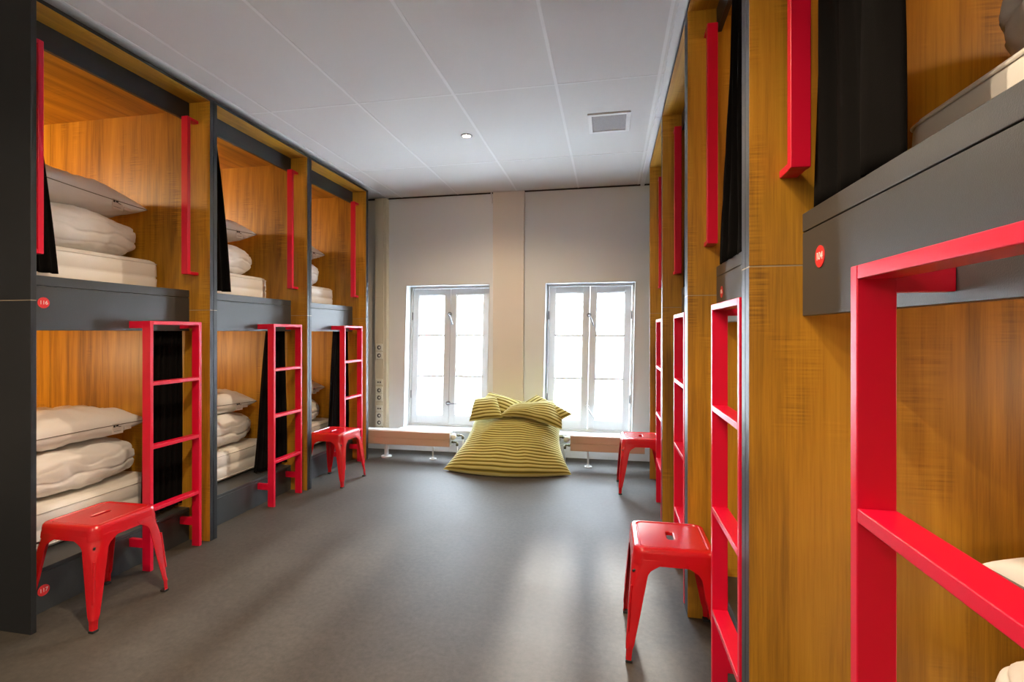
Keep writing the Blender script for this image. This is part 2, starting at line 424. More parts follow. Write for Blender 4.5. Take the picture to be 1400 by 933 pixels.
def make_unit(side, y0, y1, near_t, far_t, zo, label, group, z_top, seam, number, setb, num2=None, near_handle=True, ladder_far=True, curtains=None):
    sx = -1 if side == 'L' else 1
    XF = XL if side == 'L' else XR
    X = lambda d: XF + sx * d
    root = empty('bunk_unit', (XF, (y0 + y1) / 2, 0), label=label, cat='bunk bed', group=group)
    inv = Matrix.Translation(root.location).inverted()
    ox, oy = XF, (y0 + y1) / 2
    def add(name, bm, m, parent=None, **k):
        bmesh.ops.translate(bm, vec=(-ox, -oy, 0) if parent is None else (-ox, -oy, 0), verts=bm.verts)
        return link(name, bm, m, parent or root, **k)
    add('side_panel', side_panel(sx, XF, y0 - near_t, y0, '+y', z_top, seam), [M['black'], M['wood']], bevel=0.0012)
    add('side_panel', side_panel(sx, XF, y1, y1 + far_t, '-y', z_top, seam), [M['black'], M['wood']], bevel=0.0012)
    for a, b in ((y0 - near_t + .0008, y0 - .0008), (y1 + .0008, y1 + far_t - .0008)):
        add('seam_strip', B(X(.0008), X(2.04), a, b, seam - .0014, seam + .0014), M['pale_core'])
    # top slab with wooden underside
    bm = B(X(0), X(2.05), y0, y1, z_top - .018, z_top, 0, {'-z': 1}); add('top_panel', bm, [M['black'], M['wood_h']])
    add('fascia', B(X(setb), X(setb + .02), y0, y1, 2.44 + zo, z_top - .018), M['black'], bevel=0.001)
    add('inner_ceiling', B(X(setb + .02), X(2.05), y0, y1, 2.505 + zo, 2.52 + zo), M['wood_h'])
    add('back_panel', B(X(2.05), X(2.07), y0 - near_t, y1 + far_t, 0, z_top, 0, {'+x' if sx < 0 else '-x': 1}), [M['black'], M['wood']])
    # upper bed
    add('bed_board', B(X(setb), X(setb + .022), y0, y1, 1.218 + zo, 1.410 + zo), M['rail'], bevel=0.0015)
    add('top_rail', B(X(setb - .0005), X(setb + .045), y0, y1, 1.412 + zo, 1.455 + zo), M['rail'], bevel=0.002)
    add('bed_base', B(X(setb + .03), X(2.05), y0, y1, 1.39 + zo, 1.425 + zo), M['wood_h'])
    # lower bed
    add('plinth', B(X(setb), X(setb + .022), y0, y1, 0, 0.17), M['rail'], bevel=0.0015)
    add('bed_base', B(X(setb), X(2.05), y0, y1, 0.171, 0.19), M['rail'], bevel=0.002)
    # grab handles
    def handle(yb, dirn, depth0, zz0, zz1):
        y_a = yb + dirn * .058; y_b = yb + dirn * .080
        h = add('grab_handle', B(X(depth0), X(depth0 + .042), y_a, y_b, zz0, zz1), M['red'], bevel=0.0025)
        for z in (zz0, zz1 - .018):
            add('bracket', B(X(depth0 + .002), X(depth0 + .040), yb, y_a + dirn * .002, z, z + .018), M['red'], h, bevel=0.002)
    dpt = 0.074 if side == 'L' else 0.064
    handle(y1, -1, dpt, 1.54 + zo, 2.437 + zo)
    if near_handle: handle(y0, 1, dpt, 1.54 + zo, 2.437 + zo)
    # ladder
    if side == 'L': la, lb = y1 - .372, y1 - .048
    else: la, lb = y0 + .025, y0 + .385
    LT = 1.268 + (0.032 if side == 'R' else 0)
    lad = bpy.data.objects.new('ladder', None); COL.objects.link(lad); lad.parent = root; lad.empty_display_size = .1
    t = .019; dep = .048
    d0 = 0.010 if side == 'L' else 0.0
    for ya, yb in ((la, la + t), (lb - t, lb)):
        s = add('stile', B(X(d0), X(d0 + dep), ya, yb, 0, LT), M['red'], lad, bevel=0.002)
        add('bracket', B(X(d0 + dep - .002), X(setb), ya, yb, LT - .037, LT - .001), M['red'], lad, bevel=0.002)
        add('bracket', B(X(d0 + dep - .002), X(setb), ya, yb, 0.115, 0.158), M['red'], lad, bevel=0.002)
    add('top_bar', B(X(d0), X(d0 + dep), la + t, lb - t, LT - t, LT), M['red'], lad, bevel=0.002)
    rz = (0.957, 0.633, 0.315) if side == 'L' else (0.975, 0.648, 0.317)
    for z in rz:
        add('rung', B(X(d0), X(d0 + dep), la + t, lb - t, z - .019, z), M['red'], lad, bevel=0.002)
    # number discs
    for num, z, off in number:
        yy = (y0 + .124) if side == 'L' else (y1 - off)
        bm = bmesh.new(); cyl(bm, (X(setb), yy, z), 0.0235, -sx * 0.0016, 'X', 40)
        d = add('number_disc', bm, M['disc'])
        text_mesh('numerals', num, 0.0235, M['ink_white'], d, (X(setb) - sx * 0.0018 - ox, yy - oy, z), -sx)
    return root

GL, GR = 'bunk units along the left wall', 'bunk units along the right wall'
zsL = 1.339; zsR = 1.366
NL = [(('116', 1.338, .1), ('117', 0.093, .1)), (), ()]
unitsL = [(1.598, 2.484, .021, .0255), (2.538, 3.426, .0255, .0265), (3.483, 4.361, .0265, .044)]
lab = ['left-hand two-level bunk unit nearest the camera, with number discs 116 and 117',
       'middle of the three wooden bunk units on the left, behind the near red ladder',
       'far left bunk unit beside the windows, red stool in front of it']
for i, (a, b, tn, tf) in enumerate(unitsL):
    make_unit('L', a, b, tn, tf, 0.0, lab[i], GL, HP, zsL, NL[i], .139)
unitsR = [(.375, 1.265, .03, .0325), (1.332, 2.214, .0325, .040), (2.298, 3.246, .040, .0265), (3.301, 4.247, .0265, .02)]
labR = ['nearest right-hand bunk unit with red disc 104 and large red ladder in the foreground',
        'second bunk unit on the right, black curtain above and near red stool beside its ladder',
        'third bunk unit along the right, thin red ladder between two oak end panels',
        'farthest bunk unit on the right, nearest the windows, beside the far red stool']
NR = [(('104', 1.372, .099),), (('106', 1.372, .099),), (), ()]
for i, (a, b, tn, tf) in enumerate(unitsR):
    make_unit('R', a, b, tn, tf, 0.03, labR[i], GR, 2.588, zsR, NR[i], .116, near_handle=False)

# ------------------------------------------------------------------ soft goods
def nz(p, s, seed=0): return noise.noise(Vector((p[0] * s + seed, p[1] * s + seed * 1.7, p[2] * s - seed)))
def ridged(p, s, seed=0):
    return 1 - abs(nz(p, s, seed)) * 2

def mattress(x0, x1, y0, y1, z0, label, group, th=.2):
    bm = bmesh.new()
    n = 5
    r = .032
    W, D = abs(x1 - x0) / 2, (y1 - y0) / 2
    cx, cy = (x0 + x1) / 2, (y0 + y1) / 2
    K = 10
    def ring(inset, z):
        pts = []
        R = .06
        for q, (sx_, sy_) in enumerate(((1, 1), (-1, 1), (-1, -1), (1, -1))):
            for k in range(K + 1):
                a = q * PI / 2 + k * PI / 2 / K
                pts.append((cx + sx_ * (W - R) + (R - inset) * math.cos(a), cy + sy_ * (D - R) + (R - inset) * math.sin(a), z))
        return pts
    loops = []
    prof = [(r, 0), (r * .3, r * .3), (0, r), (-.003, th * .46), (.004, th * .5), (-.003, th * .54), (0, th - r), (r * .3, th - r * .3), (r, th)]
    for ins, z in prof: loops.append([(p[0], p[1], p[2]) for p in ring(ins, z0 + z)])
    rows = loft(bm, loops); bm.faces.new(rows[0]); bm.faces.new(rows[-1])
    o = link('mattress', bm, M['matt'], smooth=False)
    ox = Vector((cx, cy, z0)); o.data.transform(Matrix.Translation(-ox)); o.location = ox
    tag(o, label, 'mattress', group)
    # piping lines
    bm = bmesh.new()
    for z in (z0 + r * .7, z0 + th - r * .7):
        pts = ring(-.0015 + r * .05, z); rr = .0035
        lp = []
        for (da, dz) in ((0, -rr), (rr, 0), (0, rr), (-rr, 0)):
            lp.append([(cx + (p[0] - cx) * (1 + da / W), cy + (p[1] - cy) * (1 + da / D), p[2] + dz) for p in pts])
        loft(bm, lp + [lp[0]])
    pp = link('piping', bm, M['matt'], o, smooth=True); pp.data.transform(Matrix.Translation(-ox))
    return o

def duvet(cx, cy, z0, a, b, h, seed, label, group, stitch=True):
    """folded duvet: half sizes a (X) b (Y), height h"""
    bm = bmesh.new()
    bmesh.ops.create_cube(bm, size=2)
    bmesh.ops.subdivide_edges(bm, edges=bm.edges, cuts=39, use_grid_fill=True)
    k = 3.0
    for v in bm.verts:
        x, y, z = v.co
        n = (abs(x) ** k + abs(y) ** k + abs(z) ** k) ** (1 / k)
        x, y, z = x / n, y / n, z / n
        p = Vector((x * a, y * b, z * h / 2))
        nrm = Vector((x / a, y / b, z / (h / 2))).normalized()
        q = p + Vector((cx, cy, z0))
        d = .016 * nz(q, 5.5, seed) + .010 * ridged(q, 9, seed + 3) - .006 + .0035 * nz(q, 30, seed + 5)
        # stretched creases
        c = Vector((q.x * 3, q.y * 26 + q.z * 14, q.z * 12 - q.y * 5))
        d += .0055 * (noise.noise(c + Vector((seed, 0, 0))))
        if stitch:
            for fz, am in ((-.12, .009), (.42, .008)):
                zz = fz + .10 * math.sin(q.y * 19 + seed + fz * 3) + .05 * math.sin(q.y * 41 + seed)
                d -= am * math.exp(-((z - zz) / .05) ** 2)
        # layered fold
        d -= .004 * math.exp(-((z + .62 + .04 * math.sin(y * 3 + seed)) / .04) ** 2)
        p = p + nrm * d
        p.z = max(p.z, -h / 2)
        sag = .012 * math.sin(y * 2 + seed)
        if z > 0: p.z += sag * z
        v.co = p
    for f in bm.faces: f.smooth = True
    o = link('duvet', bm, M['linen']); o.location = (cx, cy, z0 + h / 2)
    tag(o, label, 'duvet', group); return o

def pillow(cx, cy, z0, a, b, T, seed, label, group, tilt=0.0, rz=0.0, tagside=1, droop=.0):
    N = 44
    bm = bmesh.new()
    def pos(u, v, s):
        cu = 1 - .085 * (1 - abs(v) ** 2.2) ; cv = 1 - .075 * (1 - abs(u) ** 2.2)
        x = a * u * cu; y = b * v * cv
        e = max(0, (1 - abs(u) ** 2.3) * (1 - abs(v) ** 2.3))
        t = T / 2 * e ** .40
        zc = -droop * (abs(u * v) ** 2)
        p = Vector((x, y, 0))
        wr = .010 * nz((x + seed, y, s * .3), 8, seed) + .006 * ridged((x * .6 + y, y * 2.2 - x, s), 9, seed)
        # radial creases towards the corners
        ang = math.atan2(y, x)
        wr += .0045 * math.sin(ang * 26 + 3 * nz((x, y, 0), 5, seed)) * (abs(u * v)) ** .5
        t2 = t * (1 + wr * 6) + wr * min(1, e * 3)
        return Vector((x, y, s * t2 * (1.12 if s > 0 else .88) + zc))
    def grid(s):
        return [[bm.verts.new(pos(math.sin(PI / 2 * (2 * i / N - 1)), math.sin(PI / 2 * (2 * j / N - 1)), s)) for j in range(N + 1)] for i in range(N + 1)]
    G1 = grid(1); G2 = grid(-1)
    for G in (G1, G2):
        for i in range(N):
            for j in range(N): bm.faces.new((G[i][j], G[i + 1][j], G[i + 1][j + 1], G[i][j + 1])).smooth = True
    bmesh.ops.remove_doubles(bm, verts=bm.verts, dist=1e-5)
    zmin = min(v.co.z for v in bm.verts)
    Rm = Matrix.Rotation(rz, 4, 'Z') @ Matrix.Rotation(tilt, 4, 'X')
    o = link('pillow', bm, M['linen']); o.data.transform(Rm)
    zmin = min(v.co.z for v in o.data.vertices)
    o.location = (cx, cy, z0 - zmin)
    tag(o, label, 'pillow', group)
    # seam piping round the edge
    pts = []
    for k in range(160):
        q = 4 * k / 160; s = int(q); f = 2 * (q - s) - 1; f = math.sin(PI / 2 * f)
        u, v = ((f, -1), (1, f), (-f, 1), (-1, -f))[s]
        p = pos(u, v, 1); pts.append(Vector((p.x * 1.004, p.y * 1.004, (p.z + pos(u, v, -1).z) / 2)))
    bm = bmesh.new(); tube(bm, pts + [pts[0]], .0022, 6)
    s = link('seam', bm, M['seam'], o); s.data.transform(Rm)
    # care tag hanging from the seam on the corridor side
    u = 1 * tagside; x = a * .925 * tagside
    bm = bmesh.new(); y0_ = b * .46
    p0 = pos(tagside, .46, 1)
    box(bm, p0.x - .001 * 0, p0.x + .002 * tagside, y0_, y0_ + .062, -.050, .008)
    box(bm, p0.x, p0.x + .0015 * tagside, y0_ + .070, y0_ + .112, -.036, .000)
    tg = link('care_tag', bm, M['tag'], o); tg.data.transform(Rm)
    bm = bmesh.new(); xx = p0.x + .002 * tagside
    box(bm, xx, xx + .0006 * tagside, y0_ + .005, y0_ + .016, -.012, .002)
    box(bm, xx, xx + .0006 * tagside, y0_ + .020, y0_ + .034, -.010, -.001)
    box(bm, xx, xx + .0006 * tagside, y0_ + .034, y0_ + .050, -.014, -.011)
    box(bm, xx, xx + .0006 * tagside, y0_ + .008, y0_ + .050, -.036, -.0345)
    ik = link('print', bm, M['ink'], tg); ik.data.transform(Rm)
    return o

which = ['nearest left bunk', 'middle left bunk', 'far left bunk']
for i, (y0, y1, _, _) in enumerate(unitsL):
    c = (y0 + y1) / 2
    for lv, zb in (('upper', 1.427), ('lower', 0.192)):
        sd = i * 7.3 + (3.1 if lv == 'upper' else 0.4)
        xf = -2.585
        mattress(-4.30, xf, y0 + .035, y1 - .012, zb, 'cream mattress on the %s level of the %s' % (lv, which[i]), 'mattresses in the left bunks')
        du_h = .235 if lv == 'upper' else .215
        ext = (0, -.015, -.03)[i]
        dcy = c + .03 + (0, .015, .02)[i]
        db = .385 + ext - (.03 if i == 2 else 0)
        duvet(xf - .30, dcy, zb + .2, .265, db, du_h, sd, 'white folded duvet on the %s mattress of the %s' % (lv, which[i]), 'folded duvets in the left bunks')
        pb = .37 if i == 0 else .34
        pillow(xf - .33, c + .045 + (0, .0, .015)[i], zb + .2 + du_h - .008, .25, pb, .185, sd + 1,
               'white pillow with care tag topmost on the duvet, %s level of the %s' % (lv, which[i]), 'pillows in the left bunks', tilt=(-.06, .03, .0)[i] if lv == 'upper' else (-.0, -.03, -.03)[i], rz=(0.03, -.05, .04)[i])
# right-hand near bunk
y0, y1 = unitsR[0][:2]
mattress(.615, 2.35, y0 + .01, y1 - .05, 1.457, 'cream mattress on the upper level of the bunk marked 104', 'mattresses in the near right bunk')
duvet(.95, .78, 1.657, .29, .40, .26, 4.2, 'white folded duvet on the upper bed above disc 104', 'duvets in the near right bunk')
mattress(.615, 2.35, y0 + .01, y1 - .05, 0.192, 'cream mattress on the low bed behind the large red ladder', 'mattresses in the near right bunk')
duvet(.95, .76, .392, .29, .42, .262, 8.8, 'folded duvet on the low bed behind the large red ladder', 'duvets in the near right bunk')
pillow(1.0, .80, .650, .27, .36, .19, 2.7, 'pillow on the low bed behind the large red ladder', None, tagside=-1)

def curtain(name, x, ya_t, yb_t, ya_b, yb_b, z0, z1, folds, amp, seed, label, group, bulge=0.0, nz_=40, hem_lift=0.0, mid=None):
    bm = bmesh.new(); NY, NZ = folds * 12, nz_
    rows = []
    for k in range(NZ + 1):
        t = k / NZ; z = z1 + (z0 - z1) * t
        row = []
        e = t ** .8
        a = ya_t + (ya_b - ya_t) * e; b = yb_t + (yb_b - yb_t) * e
        if bulge: 
            a -= bulge * math.sin(PI * t) ; b += bulge * .6 * math.sin(PI * t)
        for j in range(NY + 1):
            s = j / NY
            y = a + (b - a) * s + .003 * math.sin(s * 17 + seed + t * 2)
            ph = s * folds * 2 * PI + seed + .5 * math.sin(t * 3 + seed)
            am = amp * (.45 + .75 * t) * (1 + .4 * math.sin(s * 5 + seed))
            xx = x + am * math.sin(ph) + .004 * math.sin(ph * 2.3 + t * 6)
            zz = z + (hem_lift * math.sin(s * 7 + seed) * t)
            row.append((xx, y, zz))
        rows.append(row)
    loft(bm, rows, close=False)
    o = link(name, bm, M['curtain'])
    md = o.modifiers.new('thickness', 'SOLIDIFY'); md.thickness = .003
    tag(o, label, 'curtain', group); return o

for i, (y0, y1, _, _) in enumerate(unitsL):
    ext = (.215, .30, .27)[i]
    curtain('curtain', -2.452, y0 + .010, y0 + ext - .12, y0 + .012, y0 + ext, 1.474, 2.452, 4, .014, i * 2.0, 'short black curtain at the near side of the upper level, %s' % which[i], 'upper curtains on the left')
    wd = ((.21, .012, .265, .01), (.18, .012, .335, .01), (.23, .012, .34, .01))[i]
    curtain('curtain', -2.456, y1 - wd[0], y1 - wd[1], y1 - wd[2], y1 - wd[3], .215, 1.385, 6, .013, 1 + i * 1.3, 'long black curtain hanging behind the ladder of the %s' % which[i], 'lower curtains on the left', bulge=(.012, .0, .0)[i])
curtain('curtain', .458, .95, 1.225, .925, 1.245, 1.487, 2.470, 3, .013, 2.1, 'black curtain over the bed end beside disc 104', 'upper curtains on the right', nz_=30)
y0, y1 = unitsR[1][:2]
curtain('curtain', .462, 1.78, 1.99, 1.66, 2.12, 1.482, 2.475, 5, .022, 4.0, 'black curtain in the second right bunk above the near stool', 'upper curtains on the right')
y0, y1 = unitsR[2][:2]
curtain('curtain', .455, 2.80, 3.16, 2.75, 3.18, 1.482, 2.475, 5, .018, 1.0, 'black curtain in the third right bunk, a dark sliver beside its handle', 'upper curtains on the right')

# ------------------------------------------------------------------ stools
def rr(hw, r, z, n=12, dx=0, dy=0, hw2=None):
    hw2 = hw if hw2 is None else hw2
    pts = []
    for q, (sx_, sy_) in enumerate(((1, 1), (-1, 1), (-1, -1), (1, -1))):
        for k in range(n):
            a = q * PI / 2 + (k / (n - 1)) * PI / 2
            pts.append((dx + sx_ * (hw - r) + r * math.cos(a), dy + sy_ * (hw2 - r) + r * math.sin(a), z))
    return pts

SH = 0.412
def make_stool(label, loc, rz):
    root = empty('metal_stool', loc, rz, label=label, cat='stool', group='red metal stools')
    h = SH
    bm = bmesh.new()
    L_ = [rr(.013, .0125, h - .016, hw2=.040), rr(.013, .0125, h - .005, hw2=.040), rr(.0155, .015, h - .0022, hw2=.0425), rr(.018, .0175, h - .0015, hw2=.045),
          rr(.117, .020, h - .0015), rr(.1195, .022, h - .0045), rr(.1225, .024, h - .0045), rr(.126, .027, h + .0005), rr(.134, .031, h + .0005), rr(.140, .034, h - .002), rr(.1455, .038, h - .009),
          rr(.1475, .039, h - .020), rr(.148, .039, h - .034), rr(.1495, .040, h - .037), rr(.151, .040, h - .060), rr(.149, .039, h - .0605), rr(.1465, .038, h - .034), rr(.143, .036, h - .012), rr(.110, .02, h - .006), rr(.016, .0150, h - .016, hw2=.043)]
    L_.append(L_[0])
    loft(bm, L_)
    bmesh.ops.remove_doubles(bm, verts=bm.verts, dist=1e-6)
    for e in bm.edges:
        if len(e.link_faces) == 2 and e.calc_face_angle(0) > .5: e.smooth = False
    st = link('seat', bm, M['red_metal'], root)
    wn = st.modifiers.new('normals', 'WEIGHTED_NORMAL'); wn.keep_sharp = True; wn.weight = 80
    # apron arches and legs
    for (sx_, sy_) in ((1, 1), (-1, 1), (-1, -1), (1, -1)):
        bm = bmesh.new()
        lv = [(h - .040, .112, .1500), (h - .058, .103, .1518), (h - .068, .086, .1524), (h - .080, .069, .1534), (h - .095, .0605, .1546), (h - .15, .054, .159), (h - .24, .043, .1655), (.065, .029, .174), (.050, .024, .1745), (.046, .022, .173), (.010, .020, .1745), (.010, .020, .1745)]
        loops = []
        for z, w, c in lv:
            ch = min(.040, max(.013, .040 - (h - .058 - z) * .30)) if z > .05 else .006
            th = .003
            o_ = [(c - w, c), (c - ch, c), (c - ch * .35, c - ch * .35), (c, c - ch), (c, c - w)]
            i_ = [(c - th, c - w), (c - th, c - ch), (c - ch * .35 - th, c - ch * .35 - th), (c - ch, c - th), (c - w, c - th)]
            pts = [(sx_ * p[0], sy_ * p[1], z) for p in o_ + i_]
            loops.append(pts)
        rows = loft(bm, loops, smooth=False)
        bm.faces.new(rows[0]); bm.faces.new(rows[-1])
        # pressed rib down the corner
        d = Vector((sx_, sy_, 0)).normalized()
        rib = []
        for z in (h - .135, h - .20, h - .30):
            t = (h - .04 - z) / (h - .11); c = .1495 + .0245 * t - .004
            rib.append((sx_ * c, sy_ * c, z))
        tube(bm, rib, .0045, 8)
        leg = link('leg', bm, M['red_metal'], root, bevel=0.001)
        bm = bmesh.new()
        c = .1745
        box(bm, sx_ * (c - .024), sx_ * (c + .0015), sy_ * (c - .024), sy_ * (c + .0015), 0, .011)
        link('foot', bm, M['rubber'], leg, bevel=0.003)
    bm = bmesh.new()
    for s in (1, -1):
        a, b = Vector((.148, .148 * s, h - .085)), Vector((-.148, -.148 * s, h - .085))
        tube(bm, [a, a * .6 + Vector((0, 0, (h - .085) * .4 + .010)), b * .6 + Vector((0, 0, (h - .085) * .4 + .010)), b], .0045, 8)
    link('cross_brace', bm, M['brace'], root)
    return root
make_stool('red metal stool at lower left in front of the bunk marked 117', (-2.205, 1.805, 0), 0.0)
make_stool('red metal stool at the far left bunk, under the last ladder', (-2.195, 3.705, 0), -0.04)
make_stool('red metal stool on the right, largest one, beside the second bunk ladder', (.232, 2.040, 0), 0.0)
make_stool('farthest right red metal stool, close to the window radiator', (.235, 3.965, 0), 0.03)

# ------------------------------------------------------------------ bean bag
def cushion_rows(P00, P10, P01, P11, T, bulge, wales, seed, NU=110, NV=200, exp=.55, waleamp=.0045, sheet2=.5, edge=None, wrk=.012):
    """closed pillow between four corners; u runs along the wales, v across them; bulge = direction"""
    P00, P10, P01, P11 = map(Vector, (P00, P10, P01, P11)); bulge = Vector(bulge).normalized()
    V, F, A = [], [], []
    for s in (1, -1):
        base = len(V)
        for j in range(NV + 1):
            v = j / NV
            for i in range(NU + 1):
                u = i / NU
                p = (P00 * (1 - u) + P10 * u) * (1 - v) + (P01 * (1 - u) + P11 * u) * v
                uu, vv = 2 * u - 1, 2 * v - 1
                e = max(0, (1 - abs(uu) ** 2.6) * (1 - abs(vv) ** 2.4)) ** exp
                if edge: p = p + edge(u, v)
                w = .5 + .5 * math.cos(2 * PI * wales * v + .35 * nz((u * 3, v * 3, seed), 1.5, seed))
                t = T * e * (1 if s > 0 else sheet2)
                d = wrk * nz(p, 7, seed) + wrk * .8 * (ridged(p, 5, seed + 2) - .6)
                p = p + bulge * (s * (t + e ** .5 * (d + waleamp * w)))
                V.append(p); A.append(w)
        for j in range(NV):
            for i in range(NU):
                q = base + j * (NU + 1) + i
                F.append((q, q + 1, q + NU + 2, q + NU + 1))
    return V, F, A
parts = []
def edge_body(u, v):
    # lower edge bellies forward; sides draw in
    return Vector((0, -.13 * math.sin(PI * u) * (1 - v) ** 2, 0)) + Vector((-(2 * u - 1) * .055 * math.sin(PI * v), 0, 0))
parts.append(cushion_rows((-1.43, 4.15, .012), (-.315, 4.20, .012), (-1.235, 4.52, .415), (-.43, 4.52, .415), .16, (0, -.62, .78), 26, 1.0, edge=edge_body, sheet2=.9, wrk=.016))
def sag_back(u, v): return Vector((0, 0, -.045 * math.sin(PI * u) * v))
# back lobe rising behind
parts.append(cushion_rows((-1.19, 4.44, .36), (-.52, 4.44, .36), (-1.13, 4.60, .625), (-.60, 4.60, .59), .07, (0, -.9, .3), 9, 2.0, NU=60, NV=90, edge=sag_back, sheet2=.9))
# left ear: folded corner
parts.append(cushion_rows((-1.245, 4.33, .405), (-.93, 4.30, .455), (-1.215, 4.42, .600), (-1.02, 4.44, .625), .06, (-.1, -.8, .5), 8, 3.0, NU=60, NV=90, sheet2=.8, wrk=.014))
parts.append(cushion_rows((-1.19, 4.40, .52), (-.86, 4.36, .44), (-1.10, 4.50, .655), (-.80, 4.52, .57), .05, (.1, -.7, .6), 6, 4.0, NU=60, NV=80, sheet2=.8, wrk=.014))
# right flap: fold crest and pointed tip
parts.append(cushion_rows((-.97, 4.31, .455), (-.405, 4.28, .375), (-.86, 4.43, .550), (-.50, 4.46, .595), .065, (0, -.7, .6), 9, 5.0, NU=80, NV=90, sheet2=.8, wrk=.022, edge=lambda u, v: Vector((.03 * math.sin(PI * v) * u, 0, .042 * math.sin(PI * u ** .8) * (1 - v)))))
parts.append(cushion_rows((-.50, 4.36, .40), (-.315, 4.34, .498), (-.80, 4.52, .545), (-.66, 4.54, .635), .05, (.1, -.8, .5), 11, 6.0, NU=60, NV=110, sheet2=.8, wrk=.010))
V, F, A = [], [], []
for v, f, a in parts:
    o = len(V); V += [Vector((p.x, p.y, max(p.z, .002))) for p in v]; A += a; F += [tuple(q + o for q in t) for t in f]
me = bpy.data.meshes.new('bean_bag'); bc = Vector((-.87, 4.3, 0))
me.from_pydata([p - bc for p in V], [], F); me.update()
at = me.attributes.new('wale', 'FLOAT', 'POINT'); at.data.foreach_set('value', A)
for p in me.polygons: p.use_smooth = True
me.materials.append(M['corduroy'])
bb = bpy.data.objects.new('bean_bag', me); COL.objects.link(bb); bb.location = bc
tag(bb, 'big yellow-green ribbed bean bag slumped on the floor between the windows', 'bean bag')

# ------------------------------------------------------------------ radiators
def radiator(x0, x1, z0, z1, valve_x, vs, legs, label, flange=None):
    yf = 4.46
    root = empty('radiator', ((x0 + x1) / 2, yf, 0), label=label, cat='radiator', group='low radiators under the windows')
    off = (-(x0 + x1) / 2, -yf, 0)
    def add(name, bm, m, parent=None, **k):
        bmesh.ops.translate(bm, vec=off, verts=bm.verts); return link(name, bm, m, parent or root, **k)
    zm = (z0 + z1) / 2
    bm = bmesh.new()
    box(bm, x0, x1, yf, yf + .016, z0, zm - .0018); box(bm, x0, x1, yf, yf + .016, zm + .0018, z1)
    box(bm, x0 + .003, x1 - .003, yf + .005, yf + .014, zm - .003, zm + .003)
    add('front_panel', bm, M['radiator'], bevel=0.002)
    add('casing', B(x0, x1, yf + .017, yf + .11, z0 + .004, z1 + .006), M['white'], bevel=0.003)
    for lx in legs:
        bm = bmesh.new(); tube(bm, [(lx, yf + .05, z0 + .005), (lx, yf + .05, .06), (lx, yf + .05, .004)], .0085, 12)
        cyl(bm, (lx, yf + .05, 0), .034, .008, 'Z', 20); cyl(bm, (lx, yf + .05, .008), .02, .012, 'Z', 16, .011)
        box(bm, lx - .03, lx + .03, yf + .02, yf + .08, z0 - .006, z0 + .005)
        add('leg', bm, M['white'])
    vx = valve_x
    bm = bmesh.new(); cyl(bm, (vx + vs * .012, yf + .06, z1 - .035), .0255, vs * .030, 'X', 24, .022); cyl(bm, (vx, yf + .06, z1 - .035), .012, vs * .014, 'X', 14)
    cyl(bm, (vx + vs * .035, yf - .005, z1 - .035), .025, .05, 'Y', 24, .022)
    add('thermostat_knob', bm, M['socket'], smooth=True)
    for zz, ext, zdn in ((z1 - .028, .11, 0.0), (z0 + .035, .055, 0.0)):
        bm = bmesh.new()
        tube(bm, [(vx, yf + .07, zz), (vx + vs * (ext - .01), yf + .07, zz), (vx + vs * ext, yf + .07, zz - .012)], .0085, 10)
        tube(bm, [(vx + vs * ext, yf + .07, zz - .005), (vx + vs * ext, yf + .07, zz - .035)], .012, 12)
        tube(bm, [(vx + vs * (ext - .03), yf + .07, zz - .0), (vx + vs * (ext - .05), yf + .07, zz)], .013, 12)
        v = add('valve', bm, M['brass'])
        bm = bmesh.new(); tube(bm, [(vx + vs * ext, yf + .07, zz - .03), (vx + vs * ext, yf + .07, 0.0)], .0075, 10)
        add('pipe', bm, M['white'], v)
    if flange:
        bm = bmesh.new(); cyl(bm, (flange, yf + .05, 0.0), .05, .012, 'Z', 24); tube(bm, [(flange, yf + .05, 0.01), (flange, yf + .05, z0 + .01)], .02, 12); add('floor_pipe', bm, M['white'])
    return root
radiator(-2.34, -1.475, .132, .262, -1.475, 1, (-1.655,), 'beige low radiator under the left window, behind the far left bunk', flange=-2.13)
radiator(-.345, .30, .150, .284, -.345, -1, (-.19,), 'beige low radiator under the right window, beside the far stool')

# ------------------------------------------------------------------ wiring duct with sockets
dx0, dx1 = -2.374, -2.247
duct = empty('wiring_duct', ((dx0 + dx1) / 2, YB, 0), label='cream vertical wiring duct with rows of sockets left of the left window', cat='wiring duct')
def addd(name, bm, m, parent=None, **k):
    bmesh.ops.translate(bm, vec=(-(dx0 + dx1) / 2, -YB, 0), verts=bm.verts); return link(name, bm, m, parent or duct, **k)
bm = bmesh.new()
box(bm, dx0, dx0 + .096, YB - .065, YB - .0005, .128, 1.5595); box(bm, dx0, dx0 + .096, YB - .065, YB - .0005, 1.5605, H - .012)
box(bm, dx0 + .099, dx1, YB - .060, YB - .0005, .128, H - .012)
addd('duct_body', bm, M['duct'], bevel=0.003)
def zpx(y): return 1.21 - (y - 455) / 680 * (2.34 * .1928 + 4.75 * .9813)
cxs = dx0 + .052
for ytop in (471, 482, 529.5, 539.5, 564, 573.5):
    z = zpx(ytop + 4.7)
    p = addd('socket', B(cxs - .036, cxs + .036, YB - .078, YB - .065, z - .036, z + .036), M['socket'], bevel=0.003)
    bm = bmesh.new(); cyl(bm, (cxs, YB - .0775, z), .021, -.0006, 'Y', 24)
    r = addd('socket_recess', bm, M['socket_hole'], p)
    bm = bmesh.new(); cyl(bm, (cxs + .004, YB - .078, z), .011, -.0012, 'Y', 16); addd('socket_pin', bm, M['socket'], p)
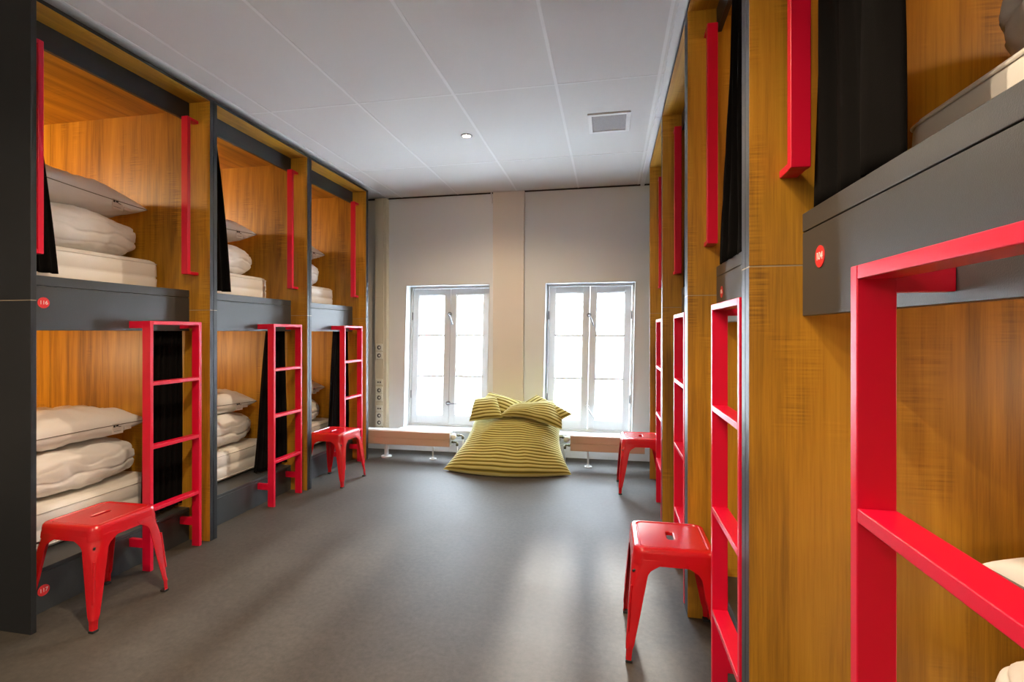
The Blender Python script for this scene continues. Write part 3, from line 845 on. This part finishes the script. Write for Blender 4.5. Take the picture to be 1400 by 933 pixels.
for yy in (523, 559):
    z = zpx(yy)
    p = addd('data_outlet', B(cxs - .036, cxs + .036, YB - .074, YB - .065, z - .030, z + .030), M['socket'], bevel=0.003)
    bm = bmesh.new(); box(bm, cxs - .020, cxs - .004, YB - .0748, YB - .0738, z - .008, z + .006); box(bm, cxs + .004, cxs + .020, YB - .0748, YB - .0738, z - .008, z + .006)
    addd('port', bm, M['socket_hole'], p)

# ------------------------------------------------------------------ ceiling things
vent = empty('ceiling_vent', (-.005, 3.35, H), label='square white ceiling vent with grey mesh near the window wall', cat='vent')
bm = bmesh.new(); a, b = .135, .150; t = .026
for (x0, x1, y0_, y1_) in ((-a, -a + t, -b, b), (a - t, a, -b, b), (-a + t, a - t, -b, -b + t), (-a + t, a - t, b - t, b)): box(bm, x0, x1, y0_, y1_, -.010, 0)
link('vent_frame', bm, M['tbar'], vent, bevel=0.002)
link('vent_mesh', B(-a + t, a - t, -b + t, b - t, -.005, -.001), M['grille'], vent)

def downlight(x, y, watts, label, cone=155):
    root = empty('downlight', (x, y, H), label=label, cat='ceiling lamp', group='recessed spot lamps')
    bm = bmesh.new()
    loops = []
    for r, z in ((.026, -.001), (.028, -.006), (.034, -.007), (.040, -.004), (.041, 0)):
        loops.append([(r * math.cos(2 * PI * k / 32), r * math.sin(2 * PI * k / 32), z) for k in range(32)])
    loft(bm, loops); link('lamp_ring', bm, M['chrome'], root)
    bm = bmesh.new(); cyl(bm, (0, 0, -.0035), .0265, .002, 'Z', 28); link('lamp_lens', bm, M['lamp'], root)
    ld = bpy.data.lights.new('downlight_lamp', 'SPOT'); ld.energy = watts; ld.color = (1.0, .78, .54); ld.spot_size = math.radians(cone); ld.spot_blend = .6; ld.shadow_soft_size = .022
    lo = bpy.data.objects.new('downlight_lamp', ld); COL.objects.link(lo); lo.location = (0, 0, -.012); lo.parent = root
    return root
DW = 68
downlight(-.992, 3.386, 75, 'small lit recessed spot lamp in the ceiling before the windows')
downlight(-.45, .75, DW, 'lit recessed spot lamp over the near right ladder, above the view', 115)
downlight(-.95, 1.0, DW * 1.5, 'lit recessed spot lamp over the near left floor, above the view')
downlight(-.95, -1.4, DW, 'lit recessed spot lamp behind the viewpoint')

def globe(x, y, z, e, label):  # glowing globes added out of view to fill the room with light
    root = empty('fill_globe', (x, y, H), label=label, cat='fill light', group='added fill-light globes behind the viewpoint')
    bm = bmesh.new(); tube(bm, [(0, 0, 0), (0, 0, z - H + .09)], .006, 8); link('cord', bm, M['chrome'], root)
    bm = bmesh.new(); bmesh.ops.create_uvsphere(bm, u_segments=24, v_segments=16, radius=.10); bmesh.ops.translate(bm, vec=(0, 0, z - H), verts=bm.verts)
    g = link('fill_sphere', bm, M['globe'], root, smooth=True)
    g.visible_shadow = True
for gx, gy in ((-1.3, -2.0), (.9, -1.6)):
    globe(gx, gy, 2.0, GE, 'added fill-light globe, unseen behind the viewpoint')

# reading lamps tucked into the bunks
def bunk_light(x, y, z, e):
    ld = bpy.data.lights.new('bunk_lamp', 'POINT'); ld.energy = e; ld.color = (1.0, .74, .44); ld.shadow_soft_size = .05
    lo = bpy.data.objects.new('bunk_lamp', ld); COL.objects.link(lo); lo.location = (x, y, z)
for i, (y0, y1, _, _) in enumerate(unitsL):
    bunk_light(-3.6, y0 + .12, 2.25, 12); bunk_light(-3.6, y0 + .12, 1.05, 10)
for i, (y0, y1, _, _) in enumerate(unitsR[:2]):
    bunk_light(1.6, y0 + .12, 2.2, 9); bunk_light(1.5, y0 + .12, 1.05, 7)

# ------------------------------------------------------------------ outside
g = link('bounce_ground', B(-9, 9, YB + WT, 8.2, -.72, -.60), M['pale_bounce']); g['kind'] = 'structure'  # unseen ground added to bounce skylight up onto the ceiling
bld = empty('brick_building', (0, 8.2, 0), label='pale brick building across the yard seen through both windows', cat='building')
link('brick_wall', B(-9, 9, 0, .3, -.6, 2.35), M['brick'], bld)
bm = bmesh.new(); tube(bm, [(.52, -.06, -.6), (.52, -.06, 2.35)], .055, 16); link('downpipe', bm, M['white'], bld)

SKY = 38
sd = bpy.data.lights.new('sun', 'SUN'); sd.energy = 2.6; sd.angle = math.radians(3); sd.color = (1, .95, .86)
so = bpy.data.objects.new('sun', sd); COL.objects.link(so); so.location = (0, 14, 5); so.rotation_euler = (math.radians(-67), 0, math.radians(2))
# world: bright overcast sky
w = bpy.data.worlds.new('sky'); sc.world = w; w.use_nodes = True; nt = w.node_tree
bg = nt.nodes['Background']; bg.inputs['Color'].default_value = (.74, .87, 1.0, 1); bg.inputs['Strength'].default_value = SKY
for (xa, xb) in (W1, W2):
    ld = bpy.data.lights.new('window_portal', 'AREA'); ld.shape = 'RECTANGLE'; ld.size = xb - xa - .06; ld.size_y = WZ[1] - WZ[0] - .06
    ld.cycles.is_portal = True
    lo = bpy.data.objects.new('window_portal', ld); COL.objects.link(lo)
    lo.location = ((xa + xb) / 2, 5.03, (WZ[0] + WZ[1]) / 2); lo.rotation_euler = (-PI / 2, 0, 0)

# ------------------------------------------------------------------ camera
cam = bpy.data.cameras.new('camera'); co = bpy.data.objects.new('camera', cam); COL.objects.link(co)
cam.sensor_width = 36; cam.sensor_fit = 'HORIZONTAL'; cam.lens = 680 / 1400 * 36; cam.shift_y = -11.9 / 1400
cam.clip_start = .02
co.location = (0, 0, 1.21); co.rotation_euler = (PI / 2, 0, .194)
sc.camera = co
sc.view_settings.view_transform = 'Standard'; sc.view_settings.look = 'None'; sc.view_settings.gamma = 1; sc.view_settings.use_curve_mapping = False
sc.view_settings.exposure = 0.62
sc.cycles.max_bounces = 10; sc.cycles.diffuse_bounces = 6; sc.cycles.glossy_bounces = 4; sc.cycles.transparent_max_bounces = 8
sc.cycles.sample_clamp_indirect = 0; sc.cycles.use_denoising = True
